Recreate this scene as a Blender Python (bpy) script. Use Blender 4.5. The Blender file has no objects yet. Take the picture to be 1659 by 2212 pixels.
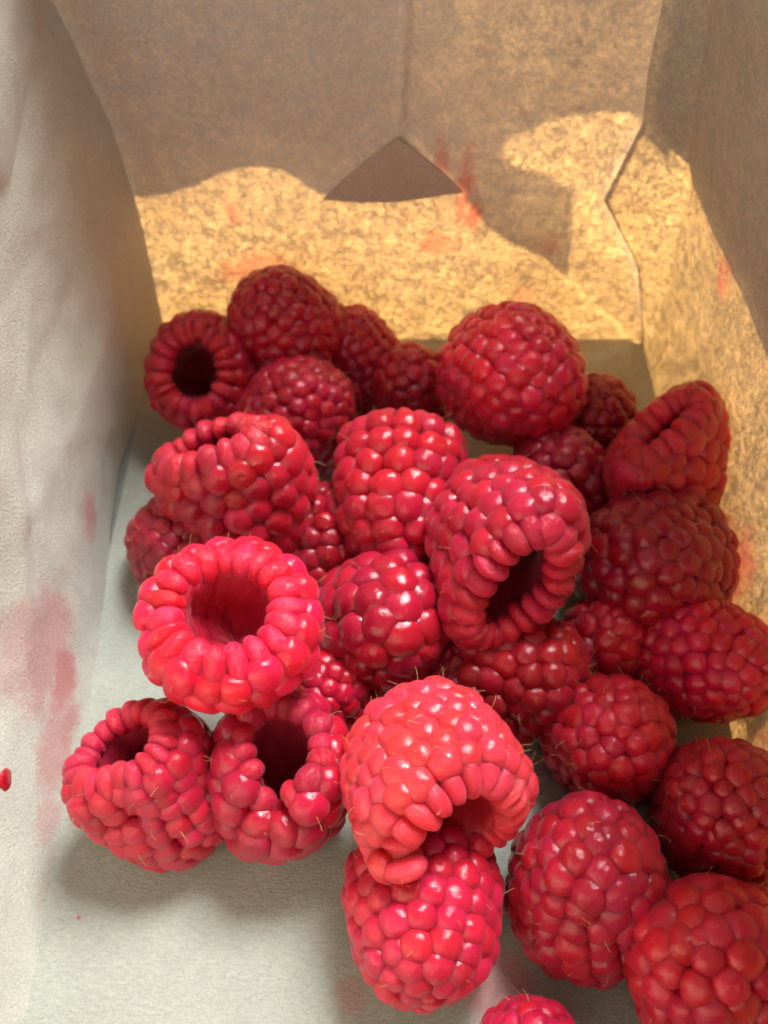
import bpy, bmesh, math, random
from mathutils import Vector, Matrix, noise
from mathutils.geometry import tessellate_polygon

S = 0.01                      # the scene is measured in centimetres below; S turns them into metres
scene = bpy.context.scene
col = scene.collection

# ------------------------------------------------------------------ camera
PITCH = math.radians(52.6); H = 13.4
FPX, CX, CY = 1995.0, 829.5, 1106.0          # focal length and centre on a 1659 x 2212 grid
cam_d = bpy.data.cameras.new('camera'); cam = bpy.data.objects.new('camera', cam_d); col.objects.link(cam)
cam.location = (0, 0, H * S); cam.rotation_euler = (math.radians(90) - PITCH, 0, 0)
cam_d.sensor_fit = 'VERTICAL'; cam_d.sensor_height = 24.0
cam_d.lens = 24.0 * FPX / 2212.0
cam_d.clip_start = 0.005; cam_d.clip_end = 500
cam_d.dof.use_dof = True
cam_d.dof.focus_distance = 11.6 * S
cam_d.dof.aperture_fstop = (cam_d.lens / 1000.0) / (0.13 * S)
scene.camera = cam
FW = Vector((0, math.cos(PITCH), -math.sin(PITCH))); UP = Vector((0, math.sin(PITCH), math.cos(PITCH))); RT = Vector((1, 0, 0))
CAM = Vector((0, 0, H))

# ------------------------------------------------------------------ light: a window above the bag, low sunshine on the far side of the paper, a dim room
world = bpy.data.worlds.new('World'); scene.world = world; world.use_nodes = True
bg = world.node_tree.nodes['Background']; bg.inputs[0].default_value = (0.82, 0.92, 1.0, 1); bg.inputs[1].default_value = 0.30
def lamp(name, kind, target, direction, dist, **kw):
    d = bpy.data.lights.new(name, kind); o = bpy.data.objects.new(name, d); col.objects.link(o)
    v = Vector(direction).normalized(); o.location = Vector(target) * S + v * dist
    o.rotation_euler = v.to_track_quat('Z', 'Y').to_euler()
    for k, q in kw.items(): setattr(d, k, q)
    return o
lamp('window_light', 'AREA', (0, 5, 1), (0.26, 0.43, 0.87), 1.3, shape='RECTANGLE', size=0.36, size_y=0.48, energy=35.0, color=(0.91, 1.0, 0.99))
lamp('sunshine', 'SPOT', (1, 13, 2), (0.48, 0.72, 0.46), 3.0, energy=2500.0, color=(1.0, 0.88, 0.70), shadow_soft_size=0.17, spot_size=math.radians(14), spot_blend=0.2)
vs = scene.view_settings
vs.view_transform = 'Standard'; vs.look = 'None'; vs.gamma = 1.0; vs.exposure = 0.0; vs.use_curve_mapping = False

# ------------------------------------------------------------------ small helpers
def ray(px, py): return FW + RT * ((px - CX) / FPX) - UP * ((py - CY) / FPX)
def at_z(px, py, z):
    r = ray(px, py); return CAM + r * ((z - H) / r.z)
def at_y(px, py, y):
    r = ray(px, py); return CAM + r * (y / r.y)
def at_d(px, py, d): return CAM + ray(px, py) * d
def smooth(a, b, x):
    t = max(0.0, min(1.0, (x - a) / (b - a))); return t * t * (3 - 2 * t)

def link(o, parent=None):
    col.objects.link(o)
    if parent: o.parent = parent
    return o
def empty(name, loc):
    o = bpy.data.objects.new(name, None); o.empty_display_size = 0.01
    col.objects.link(o); o.location = Vector(loc) * S
    return o
def tag(o, label, cat, group=None):
    o['label'] = label; o['category'] = cat
    if group: o['group'] = group

# ------------------------------------------------------------------ materials
def nodes(m):
    m.use_nodes = True; nt = m.node_tree
    for n in list(nt.nodes): nt.nodes.remove(n)
    return nt, nt.nodes.new('ShaderNodeOutputMaterial')
class G:
    """short-hand for wiring nodes"""
    def __init__(s, nt): s.nt = nt
    def n(s, t, **kw):
        x = s.nt.nodes.new(t)
        for k, v in kw.items(): setattr(x, k, v)
        return x
    def put(s, sock, v):
        if hasattr(v, 'is_output'): s.nt.links.new(v, sock)
        else: sock.default_value = v
    def math(s, op, a, b=0.0, c=0.0, clamp=False):
        x = s.n('ShaderNodeMath', operation=op, use_clamp=clamp)
        for i, v in enumerate((a, b, c)): s.put(x.inputs[i], v)
        return x.outputs[0]
    def noise(s, vec, scale, detail=3, rough=0.5, dist=0.0):
        x = s.n('ShaderNodeTexNoise'); s.put(x.inputs['Vector'], vec)
        x.inputs['Scale'].default_value = scale; x.inputs['Detail'].default_value = detail
        x.inputs['Roughness'].default_value = rough; x.inputs['Distortion'].default_value = dist
        return x.outputs['Fac']
    def rng(s, v, a, b, c, d, smooth=False):
        x = s.n('ShaderNodeMapRange'); x.interpolation_type = 'SMOOTHSTEP' if smooth else 'LINEAR'
        s.put(x.inputs[0], v)
        for i, q in enumerate((a, b, c, d)): s.put(x.inputs[i + 1], q)
        return x.outputs[0]
    def mix(s, f, a, b, blend='MIX'):
        x = s.n('ShaderNodeMix', data_type='RGBA', blend_type=blend)
        s.put(x.inputs[0], f); s.put(x.inputs[6], a); s.put(x.inputs[7], b)
        return x.outputs[2]

def paper_material(name, trans, stains=(), tint=(0.42, 0.37, 0.315), tcol=(0.86, 0.50, 0.17), grain=1.0):
    m = bpy.data.materials.new(name); nt, out = nodes(m); g = G(nt)
    co = g.n('ShaderNodeTexCoord').outputs['Object']
    mp = g.n('ShaderNodeMapping'); g.put(mp.inputs[0], co); mp.inputs['Rotation'].default_value = (0.3, 0.5, 0.7); mp.inputs['Scale'].default_value = (1, 3.0, 3.0)
    fib = g.noise(mp.outputs[0], 900, 4, 0.65)
    blot = g.noise(co, 95, 3, 0.55)
    fine = g.noise(co, 2600, 2, 0.6)
    mot = g.noise(co, 1350, 5, 0.74, 0.0)
    mot2 = g.noise(co, 420, 4, 0.70, 0.0)
    r = g.math('ADD', g.math('MULTIPLY', fib, 0.30), g.math('ADD', g.math('MULTIPLY', blot, 0.16), g.math('MULTIPLY', fine, 0.22)))
    r = g.rng(r, 0.22, 0.46, 1 - 0.24 * grain, 1 + 0.20 * grain)
    base = g.mix(1.0, (*tint, 1), r, 'MULTIPLY')
    # dark flecks of fibre
    fl = g.n('ShaderNodeTexVoronoi'); g.put(fl.inputs['Vector'], mp.outputs[0]); fl.inputs['Scale'].default_value = 210
    fm = g.rng(fl.outputs['Distance'], 0.05, 0.10, 0.55, 0.0)
    fm = g.math('MULTIPLY', fm, g.rng(blot, 0.54, 0.60, 0, 1))
    base = g.mix(fm, base, (0.20, 0.12, 0.07, 1))
    # light sent through the sheet: cloudy, as the pulp is thick or thin
    t = g.math('ADD', g.math('MULTIPLY', mot, 0.62), g.math('MULTIPLY', mot2, 0.38))
    t = g.math('POWER', g.rng(t, 0.39, 0.66, 0.0, 1.0), 1.5)
    t = g.math('MULTIPLY_ADD', t, 1.30, 0.20)
    t = g.math('MULTIPLY', t, g.rng(blot, 0.3, 0.7, 0.88, 1.08))
    tc = g.mix(1.0, (*tcol, 1), t, 'MULTIPLY')
    # juice stains
    if stains:
        tot = None
        n1 = g.noise(co, 150, 3, 0.6); n2 = mot
        nn = g.math('ADD', g.math('MULTIPLY', n1, 1.5), g.math('MULTIPLY', n2, 0.6))
        for (c, sx, rad, stg) in stains:
            v = g.n('ShaderNodeVectorMath', operation='SUBTRACT'); g.put(v.inputs[0], co); v.inputs[1].default_value = Vector(c) * S
            v2 = g.n('ShaderNodeVectorMath', operation='MULTIPLY'); g.put(v2.inputs[0], v.outputs[0]); v2.inputs[1].default_value = sx
            l = g.n('ShaderNodeVectorMath', operation='LENGTH'); g.put(l.inputs[0], v2.outputs[0])
            d = g.math('ADD', g.math('DIVIDE', l.outputs['Value'], rad * S), nn)
            k = g.rng(d, 1.30, 1.95, stg, 0.0, True)
            tot = k if tot is None else g.math('MAXIMUM', tot, k)
        base = g.mix(tot, base, (0.50, 0.10, 0.12, 1))
        tc = g.mix(tot, tc, g.mix(0.35, (0.72, 0.12, 0.075, 1), tc))
    bs = g.n('ShaderNodeBsdfPrincipled'); g.put(bs.inputs['Base Color'], base); bs.inputs['Roughness'].default_value = 0.72
    bs.inputs['Specular IOR Level'].default_value = 0.25
    bs.inputs['Sheen Weight'].default_value = 0.12; bs.inputs['Sheen Roughness'].default_value = 0.5
    bmp = g.n('ShaderNodeBump'); bmp.inputs['Strength'].default_value = 0.7; bmp.inputs['Distance'].default_value = 0.00030
    hgt = g.math('ADD', g.math('MULTIPLY', fib, 0.8), g.math('MULTIPLY', fine, 0.5))
    g.put(bmp.inputs['Height'], hgt); g.put(bs.inputs['Normal'], bmp.outputs[0])
    tr = g.n('ShaderNodeBsdfTranslucent'); g.put(tr.inputs['Color'], tc)
    mx = g.n('ShaderNodeMixShader'); mx.inputs[0].default_value = trans
    nt.links.new(bs.outputs[0], mx.inputs[1]); nt.links.new(tr.outputs[0], mx.inputs[2]); nt.links.new(mx.outputs[0], out.inputs[0])
    return m

def berry_material(name, base, sss=1.0, rough=0.17, wrinkle=0.22, sheen=0.13, radius=0.0019, coat=0.12):
    m = bpy.data.materials.new(name); nt, out = nodes(m); g = G(nt)
    co = g.n('ShaderNodeTexCoord').outputs['Object']
    oi = g.n('ShaderNodeObjectInfo')
    hs = g.n('ShaderNodeHueSaturation')
    g.put(hs.inputs['Hue'], g.rng(oi.outputs['Random'], 0, 1, 0.494, 0.504))
    g.put(hs.inputs['Value'], g.rng(g.math('FRACT', g.math('MULTIPLY', oi.outputs['Random'], 17.3)), 0, 1, 0.88, 1.10))
    g.put(hs.inputs['Color'], g.mix(1.0, (*base, 1), oi.outputs['Color'], 'MULTIPLY'))
    off = g.n('ShaderNodeVectorMath', operation='ADD'); g.put(off.inputs[0], co); 
    cv = g.n('ShaderNodeCombineXYZ'); g.put(cv.inputs[0], g.math('MULTIPLY', oi.outputs['Random'], 37.0)); g.put(cv.inputs[1], g.math('MULTIPLY', oi.outputs['Random'], 91.0))
    g.put(off.inputs[1], cv.outputs[0])
    big = g.noise(off.outputs[0], 1.3, 2); wr = g.noise(off.outputs[0], 5.5, 3, 0.6, 1.0)
    colr = g.mix(g.rng(big, 0.35, 0.75, 0.0, 0.35), hs.outputs[0], g.mix(1.0, hs.outputs[0], (1.0, 0.55, 0.7, 1), 'MULTIPLY'))
    bs = g.n('ShaderNodeBsdfPrincipled'); g.put(bs.inputs['Base Color'], colr)
    bs.subsurface_method = 'RANDOM_WALK'
    bs.inputs['Subsurface Weight'].default_value = sss
    bs.inputs['Subsurface Radius'].default_value = (1.0, 0.30, 0.28); bs.inputs['Subsurface Scale'].default_value = radius
    g.put(bs.inputs['Roughness'], g.rng(wr, 0.35, 0.65, rough - 0.05, rough + 0.10))
    bs.inputs['IOR'].default_value = 1.44
    bs.inputs['Sheen Weight'].default_value = sheen; bs.inputs['Sheen Roughness'].default_value = 0.35; bs.inputs['Sheen Tint'].default_value = (1.0, 0.74, 0.80, 1)
    bs.inputs['Coat Weight'].default_value = coat; bs.inputs['Coat Roughness'].default_value = 0.09; bs.inputs['Coat IOR'].default_value = 1.4
    bmp = g.n('ShaderNodeBump'); bmp.inputs['Strength'].default_value = wrinkle; bmp.inputs['Distance'].default_value = 0.0005
    g.put(bmp.inputs['Height'], wr); g.put(bs.inputs['Normal'], bmp.outputs[0])
    nt.links.new(bs.outputs[0], out.inputs[0])
    return m

def plain_material(name, colr, rough=0.5, trans=0.0):
    m = bpy.data.materials.new(name); nt, out = nodes(m); g = G(nt)
    co = g.n('ShaderNodeTexCoord').outputs['Object']
    c = g.mix(g.noise(co, 300, 3), (*[x * 0.75 for x in colr], 1), (*[min(1, x * 1.25) for x in colr], 1))
    bs = g.n('ShaderNodeBsdfPrincipled'); g.put(bs.inputs['Base Color'], c); bs.inputs['Roughness'].default_value = rough
    nt.links.new(bs.outputs[0], out.inputs[0])
    return m

# stains: centre, stretch, radius in cm, strength
YB = at_z(1390, 738, 0).y            # the far wall stands here
BS = lambda px, py: at_y(px, py, YB)
one = (1, 1, 1)
back_stains = [(BS(955, 350), (2.2, 1, 0.7), 0.5, 0.5), (BS(1003, 415), (2.4, 1, 0.6), 0.65, 0.75), (BS(1022, 470), (2.2, 1, 0.7), 0.6, 1.0), (BS(950, 528), (0.8, 1, 1.2), 0.5, 0.7),
               (BS(505, 468), (1.4, 1, 0.8), 0.3, 0.7), (BS(560, 590), (0.7, 1, 1), 0.7, 0.6), (BS(1130, 640), one, 0.4, 0.35), (BS(1190, 530), one, 0.35, 0.4)]
M = {}
M['paper_back'] = paper_material('kraft_paper_back', 0.25, back_stains, tint=(0.60, 0.53, 0.485), grain=0.6)  # tint lightened in place of fill light on the far wall
M['paper_outer'] = paper_material('kraft_paper_outer', 0.62, tcol=(0.84, 0.82, 0.84))
M['paper_thick'] = paper_material('kraft_paper_pasted', 0.08, tcol=(0.60, 0.55, 0.55))
M['drupelet'] = berry_material('raspberry_skin', (0.52, 0.011, 0.036))
M['rim'] = berry_material('raspberry_rim_skin', (0.56, 0.011, 0.038), wrinkle=0.55, rough=0.17)
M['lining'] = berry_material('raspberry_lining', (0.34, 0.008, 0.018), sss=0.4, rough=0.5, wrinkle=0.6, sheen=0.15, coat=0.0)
M['hair'] = plain_material('style_hair', (0.42, 0.25, 0.10), 0.5)
M['juice'] = berry_material('raspberry_juice', (0.45, 0.01, 0.03), rough=0.08, wrinkle=0.05, sheen=0.0)
M['leaf'] = plain_material('green_speck', (0.10, 0.14, 0.05), 0.6)
M['soil'] = plain_material('table_top', (0.22, 0.20, 0.18), 0.8)

# ------------------------------------------------------------------ the setting
bm = bmesh.new()
for x, y in ((-200, -200), (200, -200), (200, 200), (-200, 200)): bm.verts.new((x * S, y * S, -0.35 * S))
bm.faces.new(bm.verts); me = bpy.data.meshes.new('ground'); bm.to_mesh(me); bm.free(); me.materials.append(M['soil'])
ground = link(bpy.data.objects.new('ground', me)); ground['kind'] = 'structure'

# ------------------------------------------------------------------ the paper bag
BAG = Vector((0, 7.0, 0))
bag = empty('paper_bag', BAG)
tag(bag, 'open brown kraft paper bag holding the raspberries, stained with juice', 'paper bag')

def sheet(name, grid, mat, nu=90, nv=90, amp=0.06, freq=0.35, seed=0, blur=2, extra=None):
    """grid[row][col] of cm points -> finely divided crumpled sheet"""
    R, C = len(grid), len(grid[0]); P = [[None] * (nu + 1) for _ in range(nv + 1)]
    for j in range(nv + 1):
        fv = j / nv * (R - 1); r = min(R - 2, int(fv)); b = fv - r
        for i in range(nu + 1):
            fu = i / nu * (C - 1); c = min(C - 2, int(fu)); a = fu - c
            P[j][i] = (grid[r][c].lerp(grid[r][c + 1], a)).lerp(grid[r + 1][c].lerp(grid[r + 1][c + 1], a), b)
    for _ in range(blur):
        Q = [row[:] for row in P]
        for j in range(1, nv):
            for i in range(1, nu):
                Q[j][i] = (P[j][i] * 2 + P[j - 1][i] + P[j + 1][i] + P[j][i - 1] + P[j][i + 1]) / 6
        P = Q
    verts = []
    for j in range(nv + 1):
        for i in range(nu + 1):
            p = P[j][i]
            du = P[j][min(nu, i + 1)] - P[j][max(0, i - 1)]; dv = P[min(nv, j + 1)][i] - P[max(0, j - 1)][i]
            n = du.cross(dv)
            n = n.normalized() if n.length > 1e-9 else Vector((0, 0, 1))
            q = p * freq + Vector((seed * 7.1, seed * 3.3, seed))
            d = amp * (noise.noise(q) + 0.45 * (0.5 - abs(noise.noise(q * 2.1))) + 0.16 * noise.noise(q * 5.3))
            if extra: d += extra(p)
            verts.append((p + n * d) * S)
    W = nu + 1
    faces = [(j * W + i, j * W + i + 1, (j + 1) * W + i + 1, (j + 1) * W + i) for j in range(nv) for i in range(nu)]
    me = bpy.data.meshes.new(name); me.from_pydata(verts, [], faces); me.materials.append(mat)
    for f in me.polygons: f.use_smooth = True
    o = link(bpy.data.objects.new(name, me), bag); o.location = -BAG * S
    return o

def poly_sheet(name, pts, y, mat, lift=None):
    """flat ply with a traced outline standing in the plane y (cm), cut into a fan"""
    tris = tessellate_polygon([[Vector((p.x, p.z, 0)) for p in pts]])
    me = bpy.data.meshes.new(name); me.from_pydata([p * S for p in pts], [], [tuple(t) for t in tris]); me.materials.append(mat)
    o = link(bpy.data.objects.new(name, me), bag); o.location = -BAG * S
    return o

def baseL(y): return -4.62 + 0.0 * y
def baseR(y): return 5.27 + 0.018 * y
V3 = lambda x, y, z: Vector((x, y, z))

# corner lines
cornerL = [V3(baseL(YB), YB, 0), BS(320, 560), BS(292, 425), BS(240, 270), BS(172, 130), BS(110, 0), BS(30, -190), V3(-6.4, YB + 0.3, 12.2)]
cornerR = [V3(baseR(YB), YB, 0), BS(1378, 570), at_y(1304, 432, YB - 0.25), BS(1390, 262), BS(1402, 150), BS(1422, 50), BS(1450, -90), V3(5.4, YB + 0.3, 12.2)]

# floor
def floor_extra(p):
    d = 0.0
    # creases near the left edge
    for (cx, cy, ang, ln, h) in ((-4.0, 6.1, 0.35, 0.9, 0.07), (-3.7, 7.9, -0.1, 0.7, -0.06), (-1.5, 3.0, 1.0, 2.0, 0.03)):
        u = (p.x - cx) * math.cos(ang) + (p.y - cy) * math.sin(ang); v = -(p.x - cx) * math.sin(ang) + (p.y - cy) * math.cos(ang)
        d += h * math.exp(-(v / 0.07) ** 2) * smooth(ln, ln * 0.5, abs(u))
    return d
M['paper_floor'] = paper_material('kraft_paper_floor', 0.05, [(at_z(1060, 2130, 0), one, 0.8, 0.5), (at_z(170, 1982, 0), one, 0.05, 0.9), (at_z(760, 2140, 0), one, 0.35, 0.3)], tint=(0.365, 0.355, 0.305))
ys = [-4, 1, 5, 9, 12, YB + 0.1]
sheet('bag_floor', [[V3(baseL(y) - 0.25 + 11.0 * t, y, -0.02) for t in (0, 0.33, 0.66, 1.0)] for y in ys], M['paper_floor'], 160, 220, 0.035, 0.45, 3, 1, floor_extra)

# far wall (the folded bottom of the bag)
def back_extra(p):
    d = 0.0
    a, b = FOLD_A, FOLD_B; ux, uz = b.x - a.x, b.z - a.z; ln = math.hypot(ux, uz); ux /= ln; uz /= ln
    u = (p.x - a.x) * ux + (p.z - a.z) * uz; v = -(p.x - a.x) * uz + (p.z - a.z) * ux
    if -0.3 < u < ln + 0.3: d += 0.16 * (smooth(0.04, -0.04, v) if v > -0.04 else 1.0) * smooth(0.9, 0.1, -v) * smooth(ln + 0.3, ln - 0.3, u)
    if p.z > 4.3: d += 0.05 * math.exp(-((p.x - 0.27 - 0.03 * (p.z - 4.5)) / 0.06) ** 2) * smooth(4.3, 4.9, p.z)
    d += 0.08 * math.exp(-((p.x - 2.0) / 1.2) ** 2 - ((p.z - 4.4) / 0.5) ** 2)
    return d
FOLD_A, FOLD_B = BS(1372, 744), BS(1182, 562)
rows = []
for a, b in zip(cornerL, cornerR):
    a = a + V3(-0.35, 0.05, 0); b = b + V3(0.18, 0.12, 0)
    rows.append([a.lerp(b, t) for t in (0, 0.25, 0.5, 0.75, 1)])
rows[0] = [p + V3(0, 0, -0.25) for p in rows[0]]
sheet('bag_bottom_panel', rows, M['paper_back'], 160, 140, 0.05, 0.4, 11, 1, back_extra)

# left wall: near panel leans outwards, a crease turns it into the far recess
lean = lambda y: 0.56 - 0.40 * smooth(3.5, 9.5, y)
zs = [0, 1.6, 3.0, 4.2, 5.4, 6.5, 8.2, 14]
crease = [at_z(262, 985, 0.0), at_z(252, 880, 1.2), at_z(222, 765, 2.4), at_z(150, 640, 3.6), at_z(84, 520, 4.8), at_z(14, 400, 6.0), at_z(-60, 120, 8.4), V3(-5.2, 8.0, 13.5)]
grid = []
for r in range(len(zs)):
    z = zs[r]; c = crease[r]; q = cornerL[r]
    near = [V3(baseL(y) - lean(y) * z if z < 10 else baseL(y) - lean(y) * 10 - 1.0, y, z) for y in (-4, 0, 3.0, 5.5)]
    k = smooth(1.5, 5.0, z)
    near[3].x = near[3].x * (1 - 0.45 * k) + (c.x - 0.7) * 0.45 * k
    near.append(V3((baseL(8) - lean(8) * min(z, 8.2)) * (0.6 - 0.4 * k) + (c.x - 0.15 * k) * (0.4 + 0.4 * k), min(8.0, c.y - 0.6), z * 0.6 + c.z * 0.4))
    grid.append(near + [c, c.lerp(q, 0.5) + V3(-0.06, 0.05, 0), q])
for p in grid[0]: p.z = -0.06
def left_extra(p):
    d = 0.0
    for (cy, cz, ang, ln, h, wd) in ((7.6, 2.6, 0.9, 2.2, 0.10, 0.22), (8.3, 3.0, 0.75, 2.0, -0.08, 0.18), (9.0, 2.2, 1.0, 1.6, 0.07, 0.15), (6.4, 1.6, 0.7, 1.8, 0.07, 0.20), (5.0, 2.4, 1.2, 2.5, 0.05, 0.25), (10.2, 4.2, 0.5, 1.5, 0.06, 0.2)):
        u = (p.y - cy) * math.cos(ang) + (p.z - cz) * math.sin(ang); v = -(p.y - cy) * math.sin(ang) + (p.z - cz) * math.cos(ang)
        d += 0.55 * h * math.exp(-(v / wd) ** 2) * smooth(ln, ln * 0.3, abs(u))
    return d
def hit_left(px, py):
    r = ray(px, py); t = 4.0
    while t < 25:
        p = CAM + r * t
        if p.x < baseL(p.y) - lean(p.y) * p.z: break
        t += 0.02
    return p
HL = hit_left
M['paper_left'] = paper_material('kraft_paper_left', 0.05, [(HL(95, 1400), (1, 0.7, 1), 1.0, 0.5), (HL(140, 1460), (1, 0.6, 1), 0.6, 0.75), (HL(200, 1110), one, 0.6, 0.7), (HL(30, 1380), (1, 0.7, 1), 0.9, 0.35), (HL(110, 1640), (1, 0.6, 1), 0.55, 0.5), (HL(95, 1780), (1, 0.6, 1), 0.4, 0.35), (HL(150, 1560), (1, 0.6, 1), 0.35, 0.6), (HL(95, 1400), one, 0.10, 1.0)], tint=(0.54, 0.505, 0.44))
sheet('bag_side_panel', grid, M['paper_left'], 220, 180, 0.08, 0.42, 5, 2, left_extra)

# right wall: lower panel upright, a level fold, the upper panel tips back in
foldR = [(YB, None), (YB - 0.5, V3(5.25, YB - 0.5, 4.5)), (12.4, V3(5.5, 12.4, 4.25)), (10.0, V3(5.75, 10.0, 4.05)), (6.0, V3(5.85, 6.0, 4.0)), (1.0, V3(5.8, 1.0, 4.0)), (-4, V3(5.8, -4, 4.0))]
gridR = []
for r, (zf) in enumerate((0.0, 0.45, 0.85, 1.0, 1.25, 1.6, 2.0, 3.0)):
    row = [cornerR[r].copy()]
    for (y, f) in foldR[1:]:
        b = V3(baseR(y), y, 0)
        if zf <= 1.0: p = b.lerp(f, zf) + V3(0.12 * math.sin(math.pi * zf), 0, 0)
        else:
            k = zf - 1.0; p = V3(f.x - 0.50 * k - 0.30 * k * (1 - y / YB), y, f.z + k * 3.1)
        row.append(p)
    gridR.append(row)
for p in gridR[0]: p.z = -0.06
def hit_right(px, py):
    r = ray(px, py); t = 4.0
    while t < 25:
        p = CAM + r * t
        if p.x > baseR(p.y) + 0.08 * p.z: break
        t += 0.02
    return p
HR = hit_right
M['paper_right'] = paper_material('kraft_paper_right', 0.22, [(HR(1575, 1225), (1, 0.9, 0.8), 0.85, 1.0), (HR(1560, 1160), one, 0.5, 0.9), (HR(1592, 600), (1, 1, 0.7), 0.5, 0.9), (HR(1600, 520), one, 0.5, 0.5), (HR(1560, 1575), one, 0.5, 0.9), (HR(1360, 450), one, 0.35, 0.4), (HR(1640, 1600), one, 0.4, 0.4)])
sheet('bag_side_panel', gridR, M['paper_right'], 160, 140, 0.07, 0.4, 23, 1)

# near wall, behind the camera
sheet('bag_front_panel', [[V3(-5.0 - 0.5 * z * t2 + (10.8 + 0.3 * z) * t, -3.8 - 0.06 * z, z * 1.16 - 0.05) for t, t2 in ((0, 1), (0.33, 0.67), (0.66, 0.34), (1, 0))] for z in (0, 3, 6, 9, 12)], M['paper_floor'], 60, 60, 0.08, 0.4, 31, 1)
# unseen outer plies of the folded bottom, outlined to cast shade on the far wall
def ply(name, pix, y, mat): return poly_sheet(name, [at_y(px, py, YB) + V3(0.48, 0.72, 0.46) * ((y - YB) / 0.72) for px, py in pix], y, mat)
M['paper_stack'] = paper_material('kraft_paper_shade_tint', 0.01, tint=(0.43, 0.325, 0.275))  # darker tint paints in the missing sunshine behind the triangular tip
ply('outer_shade_flap', [(150, 446), (290, 430), (370, 420), (430, 402), (480, 378), (520, 367), (565, 363), (610, 370), (650, 392), (690, 414), (720, 420), (870, 424), (1003, 402), (935, 345), (868, 290), (872, 150), (880, -500), (0, -500)], YB + 0.55, M['paper_thick'])
ply('outer_shade_flap', [(862, 285), (940, 345), (1005, 402), (1045, 488), (1100, 533), (1185, 575), (1230, 600), (1240, 470), (1250, 400), (1190, 372), (1110, 345), (1080, 314), (1110, 294), (1180, 275), (1280, 261), (1345, 265), (1385, 275), (1470, 300), (1560, -500), (866, -500)], YB + 0.75, M['paper_outer'])
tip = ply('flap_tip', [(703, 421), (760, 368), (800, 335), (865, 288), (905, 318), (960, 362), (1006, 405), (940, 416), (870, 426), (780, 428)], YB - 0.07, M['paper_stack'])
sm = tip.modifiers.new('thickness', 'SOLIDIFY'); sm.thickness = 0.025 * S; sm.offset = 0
# unseen second ply outside the upper right side, added to keep sunshine out
gridO = [[p + V3(0.22, 0.0, 0.0) for p in row] for row in gridR[3:]]
for p in gridO[0]: p.z -= 0.05
sheet('side_shade_ply', gridO, M['paper_thick'], 60, 50, 0.05, 0.4, 23, 1)

# ------------------------------------------------------------------ raspberries
PROFILE = [(0, -.5), (.16, -.478), (.30, -.395), (.41, -.23), (.475, -.02), (.5, .17), (.478, .34), (.415, .455), (.345, .5), (.275, .465), (.245, .36), (.225, .12), (.19, -.14), (.10, -.30), (0, -.34)]
RIM = 8
def cat(p0, p1, p2, p3, t):
    return tuple(0.5 * ((2 * b) + (-a + c) * t + (2 * a - 5 * b + 4 * c - d) * t * t + (-a + 3 * b - 3 * c + d) * t ** 3) for a, b, c, d in zip(p0, p1, p2, p3))
def dense(L):
    out = []
    n = len(PROFILE)
    for i in range(n - 1):
        p = [PROFILE[max(0, i - 1)], PROFILE[i], PROFILE[i + 1], PROFILE[min(n - 1, i + 2)]]
        for k in range(10): out.append(cat(*p, k / 10))
    out.append(PROFILE[-1])
    out = [(max(0, r), z * L) for r, z in out]
    s = [0.0]
    for a, b in zip(out, out[1:]): s.append(s[-1] + math.hypot(b[0] - a[0], b[1] - a[1]))
    return out, s
def prof_at(D, q):
    pts, s = D; q = max(0, min(s[-1], q))
    lo, hi = 0, len(s) - 1
    while hi - lo > 1:
        m = (lo + hi) // 2
        if s[m] <= q: lo = m
        else: hi = m
    t = (q - s[lo]) / max(1e-9, s[hi] - s[lo])
    return pts[lo][0] + (pts[hi][0] - pts[lo][0]) * t, pts[lo][1] + (pts[hi][1] - pts[lo][1]) * t

# shared drupelet meshes: rounded, slightly boxy, each a little different
def drupelet_mesh(k, mat):
    rnd = random.Random(100 + k)
    bm = bmesh.new(); bmesh.ops.create_icosphere(bm, subdivisions=4, radius=1.0)
    off = Vector((rnd.uniform(0, 50), rnd.uniform(0, 50), rnd.uniform(0, 50))); pw = rnd.uniform(2.0, 2.25)
    dx, dy = rnd.uniform(-.2, .2), rnd.uniform(-.2, .2)
    for v in bm.verts:
        c = v.co.normalized()
        r = (abs(c.x) ** pw + abs(c.y) ** pw + abs(c.z) ** pw) ** (-1 / pw)
        r *= 1 + 0.07 * noise.noise(c * 1.3 + off) + 0.025 * noise.noise(c * 3.1 + off)
        if c.z > 0:                                   # scar of the style, near the top
            d2 = (c.x - dx) ** 2 + (c.y - dy) ** 2
            r += -0.05 * math.exp(-d2 / 0.012) + 0.012 * math.exp(-d2 / 0.05)
        v.co = c * r
    for f in bm.faces: f.smooth = True
    me = bpy.data.meshes.new('drupelet'); bm.to_mesh(me); bm.free(); me.materials.append(mat)
    return me
DR = [drupelet_mesh(k, M['drupelet']) for k in range(9)]
RM = [drupelet_mesh(k + 20, M['rim']) for k in range(6)]

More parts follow.
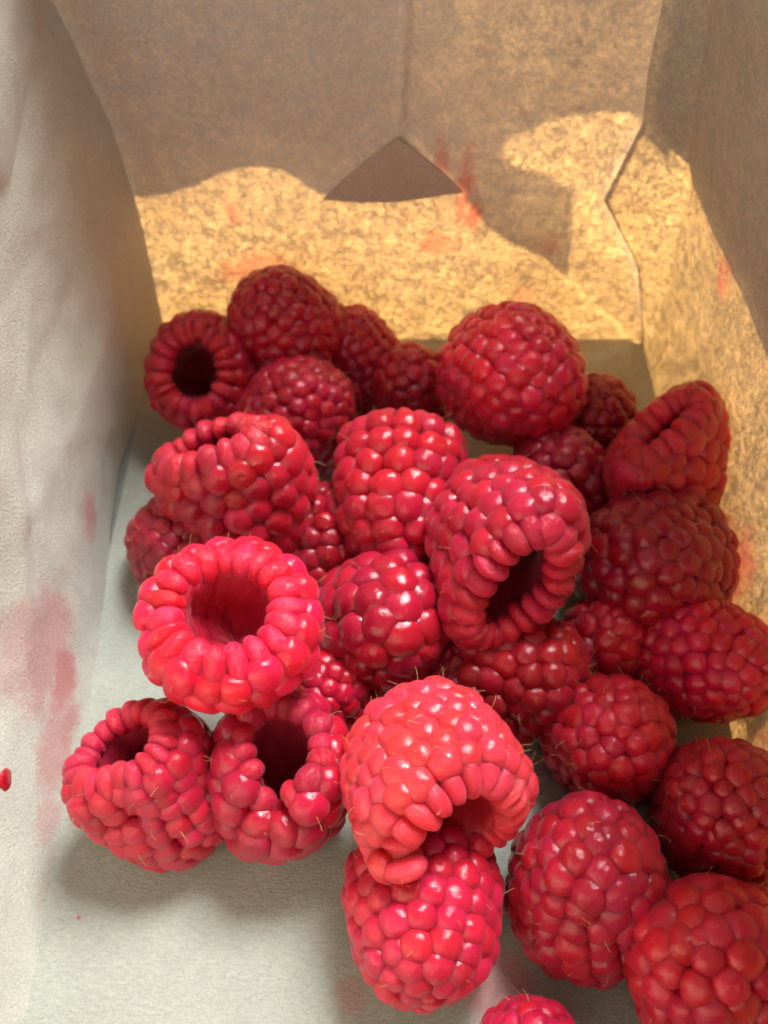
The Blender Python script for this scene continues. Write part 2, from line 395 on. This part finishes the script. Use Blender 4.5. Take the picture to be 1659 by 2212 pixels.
def make_berry(key, label, pos, D, axis, roll=0.0, L=1.06, sp=0.158, squash=0.0, phi=0.0, notch=(), flare=0.0, bend=0.0, dents=(), lump=0.035,
               color=(1, 1, 1), hairs=10, rim_long=1.0, seed=0, dark=()):
    rnd = random.Random(seed * 13 + 5); sp *= 1.05
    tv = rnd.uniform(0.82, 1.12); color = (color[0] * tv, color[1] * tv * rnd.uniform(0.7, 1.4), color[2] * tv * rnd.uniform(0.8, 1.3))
    a = (RT * axis[0] + UP * axis[1] - FW * axis[2]).normalized()
    ref = RT if abs(a.dot(RT)) < 0.9 else UP
    ex = (ref - a * ref.dot(a)).normalized(); ey = a.cross(ex)
    ex, ey = ex * math.cos(roll) + ey * math.sin(roll), ey * math.cos(roll) - ex * math.sin(roll)
    B = Matrix((ex, ey, a)).transposed()
    prof = dense(L); smax = prof[1][-1]; srim = prof[1][RIM * 10]
    so = Vector((seed * 3.7, seed * 1.9, seed * 5.3))
    cp, spn = math.cos(phi), math.sin(phi)
    def deform(p, u):
        w = smooth(-0.25, 0.45, p.z / L); x, y, z = p
        if squash:
            X, Y = x * cp + y * spn, -x * spn + y * cp
            X *= 1 - squash * w; Y *= 1 + 0.30 * squash * w
            x, y = X * cp - Y * spn, X * spn + Y * cp
        f = 1 + flare * w * w; x *= f; y *= f
        for (na, nd, nw) in notch:
            d = (u - na + math.pi) % (2 * math.pi) - math.pi
            z -= nd * math.exp(-(d / nw) ** 2) * w
        for (da, dz, dd, dr) in dents:
            d = (u - da + math.pi) % (2 * math.pi) - math.pi
            k = 1 - dd * math.exp(-(d * 0.45 / dr) ** 2 - ((z - dz) / dr) ** 2); x *= k; y *= k
        x += bend * (z / L) ** 2
        q = Vector((x, y, z))
        return q + noise.noise_vector(q * 2.2 + so) * lump
    def P(u, s, inset=0.0):
        r, z = prof_at(prof, s)
        if inset:
            r2, z2 = prof_at(prof, s + 0.01); r1, z1 = prof_at(prof, s - 0.01)
            n = Vector((z2 - z1, -(r2 - r1))); n = n.normalized() if n.length > 0 else Vector((0, -1))
            r = max(0, r - n.x * inset); z -= n.y * inset
        return deform(Vector((r * math.cos(u), r * math.sin(u), z)), u)
    def frame(u, s, inset):
        p = P(u, s, inset); tu = P(u + 0.03, s, inset) - P(u - 0.03, s, inset); ts = P(u, min(smax, s + 0.015), inset) - P(u, max(0.0, s - 0.015), inset)
        if tu.length < 1e-5: tu = Vector((1, 0, 0))
        n = tu.cross(ts).normalized(); tu = (tu - n * tu.dot(n)).normalized()
        return p, tu, n.cross(tu), n
    root = empty('raspberry', V3(pos.x, pos.y, pos.z - D * 0.5))
    tag(root, label, 'raspberry', 'raspberries piled in the bag')
    RL = root.location.copy()
    def world(p): return (B @ p) * D + pos
    colr = lambda f=1.0: (color[0] * f, color[1] * f, color[2] * f, 1)
    # the cup that carries the drupelets and lines the hollow
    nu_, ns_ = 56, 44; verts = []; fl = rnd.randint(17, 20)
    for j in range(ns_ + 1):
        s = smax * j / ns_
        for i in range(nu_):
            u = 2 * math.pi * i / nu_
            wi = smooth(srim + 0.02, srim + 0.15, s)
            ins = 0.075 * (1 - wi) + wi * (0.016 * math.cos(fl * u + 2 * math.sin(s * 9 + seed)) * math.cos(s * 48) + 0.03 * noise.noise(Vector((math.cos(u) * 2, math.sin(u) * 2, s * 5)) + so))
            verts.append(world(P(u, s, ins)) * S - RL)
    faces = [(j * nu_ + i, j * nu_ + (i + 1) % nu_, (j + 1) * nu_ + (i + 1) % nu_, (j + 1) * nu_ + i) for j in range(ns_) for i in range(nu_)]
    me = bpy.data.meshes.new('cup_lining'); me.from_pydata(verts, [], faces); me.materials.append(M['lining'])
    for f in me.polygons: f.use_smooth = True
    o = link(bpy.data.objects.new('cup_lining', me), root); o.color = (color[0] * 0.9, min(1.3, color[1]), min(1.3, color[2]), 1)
    tops = []
    def put(u, s, inset, hu, hs, hn, meshes, yaw):
        p, tu, tv, n = frame(u, s, inset)
        nw = B @ n; vd = (CAM - world(p)).normalized()
        if nw.dot(vd) < -0.40 and nw.z < 0.25: return          # pressed into the pile, never seen
        c_, s_ = math.cos(yaw), math.sin(yaw); x = tu * c_ + tv * s_; y = n.cross(x)
        m = Matrix((B @ x, B @ y, B @ n)).transposed().to_4x4()
        m = Matrix.Translation(world(p) * S - RL) @ m @ Matrix.Diagonal((hu * D * S, hs * D * S, hn * D * S, 1))
        d = bpy.data.objects.new('drupelet', rnd.choice(meshes)); link(d, root); d.matrix_basis = m
        wp = world(p)
        k = rnd.uniform(0.92, 1.06)
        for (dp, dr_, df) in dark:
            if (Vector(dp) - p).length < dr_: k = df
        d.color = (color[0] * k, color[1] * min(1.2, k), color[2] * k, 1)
        tops.append((wp + (B @ n) * hn * D * 0.92, (B @ n).copy(), (B @ x).copy()))
    # rim drupelets wrap over the lip
    r0 = prof_at(prof, srim - 0.02)[0]; N = max(11, int(round(2 * math.pi * 0.385 / (sp * 0.74))))
    u0 = rnd.uniform(0, 6.28); wts = [rnd.uniform(0.72, 1.3) for _ in range(N)]; tot = sum(wts); acc = 0
    for w_ in wts:
        du = 2 * math.pi * w_ / tot; u = u0 + acc + du / 2; acc += du
        hu = 0.385 * du * 0.57
        put(u, srim - 0.045 + rnd.uniform(-.014, .014), 0.080 + rnd.uniform(-.012, .012), hu, 0.108 * rim_long * rnd.uniform(0.90, 1.1), 0.100 * rnd.uniform(0.88, 1.15), RM, rnd.uniform(-.15, .15))
    s = srim - 0.045 - 0.158; row = 0; ph = u0
    while s > 0.03:
        r, z = prof_at(prof, s); n = max(1, int(round(2 * math.pi * max(r, 0.02) / sp)))
        if r < 0.09: n = max(3, n)
        ph += math.pi / n + rnd.uniform(-.1, .1)
        for i in range(n):
            k = rnd.uniform(0.93, 1.10)
            u = ph + 2 * math.pi * (i + rnd.uniform(-.13, .13)) / n
            h = sp * k
            put(u, s + rnd.uniform(-.16, .16) * sp, 0.045 + rnd.uniform(-.006, .007), h * 0.625, h * 0.625, h * 0.56, DR, rnd.uniform(0, 6.28))
        s -= sp * 0.845; row += 1
    put(0.3, 0.012, 0.04, sp * 0.5, sp * 0.5, sp * 0.5, DR, 0)
    # dried styles: fine golden hairs
    hv, hf = [], []
    for (p, n, t) in rnd.sample(tops, min(int(hairs * 3.2), len(tops))):
        d = (n + t * rnd.uniform(-.9, .9) + n.cross(t) * rnd.uniform(-.9, .9)).normalized()
        sd_ = n.cross(d)
        sd_ = sd_.normalized() if sd_.length > 1e-4 else t
        ln = rnd.uniform(0.09, 0.25); rad = rnd.uniform(0.003, 0.0048); cur = rnd.uniform(-1.7, 1.7); q = p - n * 0.02; b0 = len(hv); K = 6
        for k in range(K):
            f = k / (K - 1); e = d * math.cos(cur * f) + sd_ * math.sin(cur * f)
            x = e.orthogonal().normalized(); y = e.cross(x); rr = rad * (1 - 0.55 * f) * (1.9 if k == K - 1 else 1)
            for m_ in range(4):
                an = m_ * math.pi / 2; hv.append((q + (x * math.cos(an) + y * math.sin(an)) * rr) * S - RL)
            q = q + e * (ln / (K - 1))
        for k in range(K - 1):
            for m_ in range(4): hf.append((b0 + k * 4 + m_, b0 + k * 4 + (m_ + 1) % 4, b0 + k * 4 + 4 + (m_ + 1) % 4, b0 + k * 4 + 4 + m_))
        hf.append((b0 + K * 4 - 4, b0 + K * 4 - 3, b0 + K * 4 - 2, b0 + K * 4 - 1))
    me = bpy.data.meshes.new('hairs'); me.from_pydata(hv, [], hf); me.materials.append(M['hair'])
    o = link(bpy.data.objects.new('hairs', me), root); o['kind'] = 'stuff'
    return root

# key: (px, py, apparent width in px, height of its underside above the floor, opening direction seen from the camera (right, up, towards), options, label)
PI = math.pi
DK_SHADE = (0.70, 0.65, 0.75)  # shade low in the pile, put into the berry colour as a darker multiplier
BERRIES = {
 'A': (444, 806, 258, 0.10, (-.05, -.10, 1), dict(L=.95, squash=.12), 'raspberry with its round hollow facing out, in the far left corner of the bag'),
 'B': (607, 692, 243, 0.90, (.55, -.45, -.65), dict(L=1.0), 'highest raspberry at the back, closed side showing, against the glowing far wall'),
 'C': (772, 775, 205, 0.0, (.35, -.75, -.5), dict(L=1.15), 'half hidden raspberry just right of the highest one at the back'),
 'D': (888, 838, 190, 0.0, (.2, -.3, -.9), dict(sp=.19), 'small raspberry wedged left of the big round one at the back'),
 'E': (1116, 818, 322, 0.85, (-.22, .32, -.9), dict(L=1.0, sp=.145, lump=.02), 'big round raspberry at the back with its tip towards the viewer'),
 'F': (1275, 915, 225, 0.0, (0, -.5, -.8), dict(color=DK_SHADE), 'shaded raspberry deep between the big round one and the slit one'),
 'G': (1440, 1002, 312, 0.35, (-.25, .50, .83), dict(L=1.15, squash=.55, flare=-.14, phi=-.78, sp=.18), 'raspberry with a slit hollow and a green speck, against the right wall'),
 'H': (640, 900, 268, 0.0, (-.5, -.6, -.6), dict(sp=.14), 'soft blurred raspberry behind the crushed one, left of centre'),
 'I': (532, 1062, 330, 0.55, (-.42, .62, .66), dict(L=1.05, squash=.48, phi=1.57, sp=.17, rim_long=1.25), 'crushed wet raspberry with a collapsed opening at upper left'),
 'J': (863, 1072, 288, 0.55, (.1, .93, -.36), dict(L=1.20, sp=.20), 'upright oval raspberry in the middle of the pile, tip down'),
 'K': (1086, 1165, 378, 0.90, (.05, -.48, .87), dict(L=1.15, squash=.38, phi=-.46, sp=.155, rim_long=1.08, flare=.05), 'bent raspberry right of centre with its hollow opening downwards'),
 'L': (390, 1170, 235, 0.0, (-.3, -.3, -.9), dict(color=DK_SHADE), 'shaded raspberry under the crushed one, beside the left wall'),
 'M': (700, 1165, 230, 0.0, (0, -1, -.3), dict(color=DK_SHADE, sp=.2), 'dark raspberry deep in the gap behind the ring shaped one'),
 'N': (502, 1362, 405, 1.25, (.0, .62, .78), dict(L=.62, sp=.16, lump=.018, rim_long=1.12, color=(1.55, 1.2, 1.4)), 'bright ring shaped raspberry with its wide round hollow facing up'),
 'O': (835, 1347, 322, 0.0, (-.2, -.3, -.93), dict(sp=.215), 'closed raspberry with large drupelets right of the ring shaped one'),
 'P': (1405, 1218, 350, 0.0, (.5, .0, -.85), dict(color=DK_SHADE, sp=.15), 'wide shaded raspberry under the slit one by the right wall'),
 'Q': (1312, 1382, 205, 0.0, (.2, -.5, -.8), dict(sp=.22), 'small knobbly raspberry between the bent one and the right wall'),
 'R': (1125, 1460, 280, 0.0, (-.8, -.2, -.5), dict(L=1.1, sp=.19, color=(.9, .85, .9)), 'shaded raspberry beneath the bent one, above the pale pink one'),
 'S': (1535, 1425, 290, 0.0, (-.6, .1, -.8), dict(sp=.15), 'plump raspberry at the right edge, leaning on the glowing wall'),
 'T': (1320, 1590, 288, 0.0, (.1, -.3, -.95), dict(sp=.17), 'round raspberry standing alone right of the pale pink one'),
 'U': (1568, 1748, 345, 0.0, (.3, -.5, -.8), dict(color=DK_SHADE, sp=.13), 'deep red raspberry at the right edge below the plump one'),
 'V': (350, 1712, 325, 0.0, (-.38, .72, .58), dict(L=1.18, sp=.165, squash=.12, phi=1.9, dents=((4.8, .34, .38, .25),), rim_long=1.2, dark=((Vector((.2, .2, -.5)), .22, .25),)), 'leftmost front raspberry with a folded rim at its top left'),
 'W': (605, 1690, 325, 0.0, (.12, .72, .68), dict(L=1.12, sp=.215, notch=((4.55, .30, .45),), squash=.15, phi=0.2), 'raspberry with a torn notched rim, between the leftmost front and pale pink ones'),
 'X': (926, 1662, 410, 0.75, (.36, -.62, .70), dict(L=.92, sp=.142, flare=.04, notch=((1.3, .06, .9), (3.2, -.13, .22)), rim_long=1.1, color=(1.5, 3.6, 2.0), hairs=15), 'pale pink raspberry in front with its hollow opening down and right'),
 'Y': (915, 1985, 355, 0.0, (0, .6, -.8), dict(sp=.165, L=1.0), 'raspberry lying under the lip of the pale pink one'),
 'Z': (1275, 1902, 365, 0.0, (.1, -.75, -.65), dict(sp=.165, L=1.12, hairs=15), 'glossy raspberry at lower right with clear round drupelets'),
 'AA': (1545, 2090, 425, 0.0, (.4, -.6, -.7), dict(sp=.15), 'large raspberry filling the lower right corner'),
 'CC': (1210, 1040, 250, 0.0, (.3, -.5, -.8), dict(color=DK_SHADE, sp=.19), 'barely visible raspberry in the dark gap above the bent one'),
 'DD': (985, 1455, 200, 0.0, (-.3, -.4, -.8), dict(color=DK_SHADE), 'barely visible raspberry in the dark gap right of the large drupelets'),
 'EE': (712, 1495, 205, 0.0, (.3, -.5, -.8), dict(sp=.21), 'mostly hidden raspberry between the ring shaped and pale pink ones'),
 'BB': (1150, 2285, 250, 0.0, (0, -.7, -.7), dict(sp=.19), 'raspberry cut off by the bottom edge of the picture'),
}
for i, (k, (px, py, w, bot, axis, opt, label)) in enumerate(BERRIES.items()):
    w *= 0.915                                            # drupelets stand proud of the cup
    r = ray(px, py); kk = -r.z * FPX / w                 # centre z = H - D * kk
    D = (H - bot) / (kk + 0.5)
    if k == 'G': LEAF_DEPTH = FPX * D / w - 0.53 * D
    make_berry(k, label, at_d(px, py, FPX * D / w), D, axis, seed=i + 1, **opt)

# ------------------------------------------------------------------ bits
def blob(name, p, r, mat, flat=(1, 1, 1), seed=0):
    bm = bmesh.new(); bmesh.ops.create_icosphere(bm, subdivisions=3, radius=1)
    for v in bm.verts:
        c = v.co * (1 + 0.25 * noise.noise(v.co * 1.4 + Vector((seed, 0, 0)))); v.co = Vector((c.x * flat[0], c.y * flat[1], c.z * flat[2])) * r * S
    for f in bm.faces: f.smooth = True
    me = bpy.data.meshes.new(name); bm.to_mesh(me); bm.free(); me.materials.append(mat)
    o = link(bpy.data.objects.new(name, me)); o.location = Vector(p) * S
    return o

# a bead of juice on the left wall, cut by the picture's edge
d = blob('juice_drop', hit_left(4, 1690) + V3(0.05, 0, 0), 0.17, M['juice'], (0.45, 1.1, 1.3), 3)
tag(d, 'small red bead of juice on the left paper wall at the picture edge', 'juice drop')
# a scrap of green leaf stuck to the slit raspberry
bm = bmesh.new(); bmesh.ops.create_grid(bm, x_segments=6, y_segments=10, size=1)
for v in bm.verts:
    w = math.sqrt(max(0.0, 1 - v.co.y ** 2)) * (0.45 + 0.12 * math.sin(5 * v.co.y)); v.co = Vector((v.co.x * w * 0.075, v.co.y * 0.10, 0.02 * math.cos(3 * v.co.x) - 0.02 * v.co.y ** 2)) * S
me = bpy.data.meshes.new('leaf_scrap'); bm.to_mesh(me); bm.free(); me.materials.append(M['leaf'])
lf = link(bpy.data.objects.new('leaf_scrap', me)); lf.location = at_d(1357, 1018, LEAF_DEPTH) * S
lf.rotation_euler = (math.radians(38), math.radians(-12), 0.25)
tag(lf, 'tiny scrap of green leaf stuck to the slit raspberry', 'leaf scrap')

scene.cycles.max_bounces = 8; scene.cycles.use_adaptive_sampling = True; scene.cycles.adaptive_threshold = 0.08; scene.cycles.adaptive_min_samples = 16
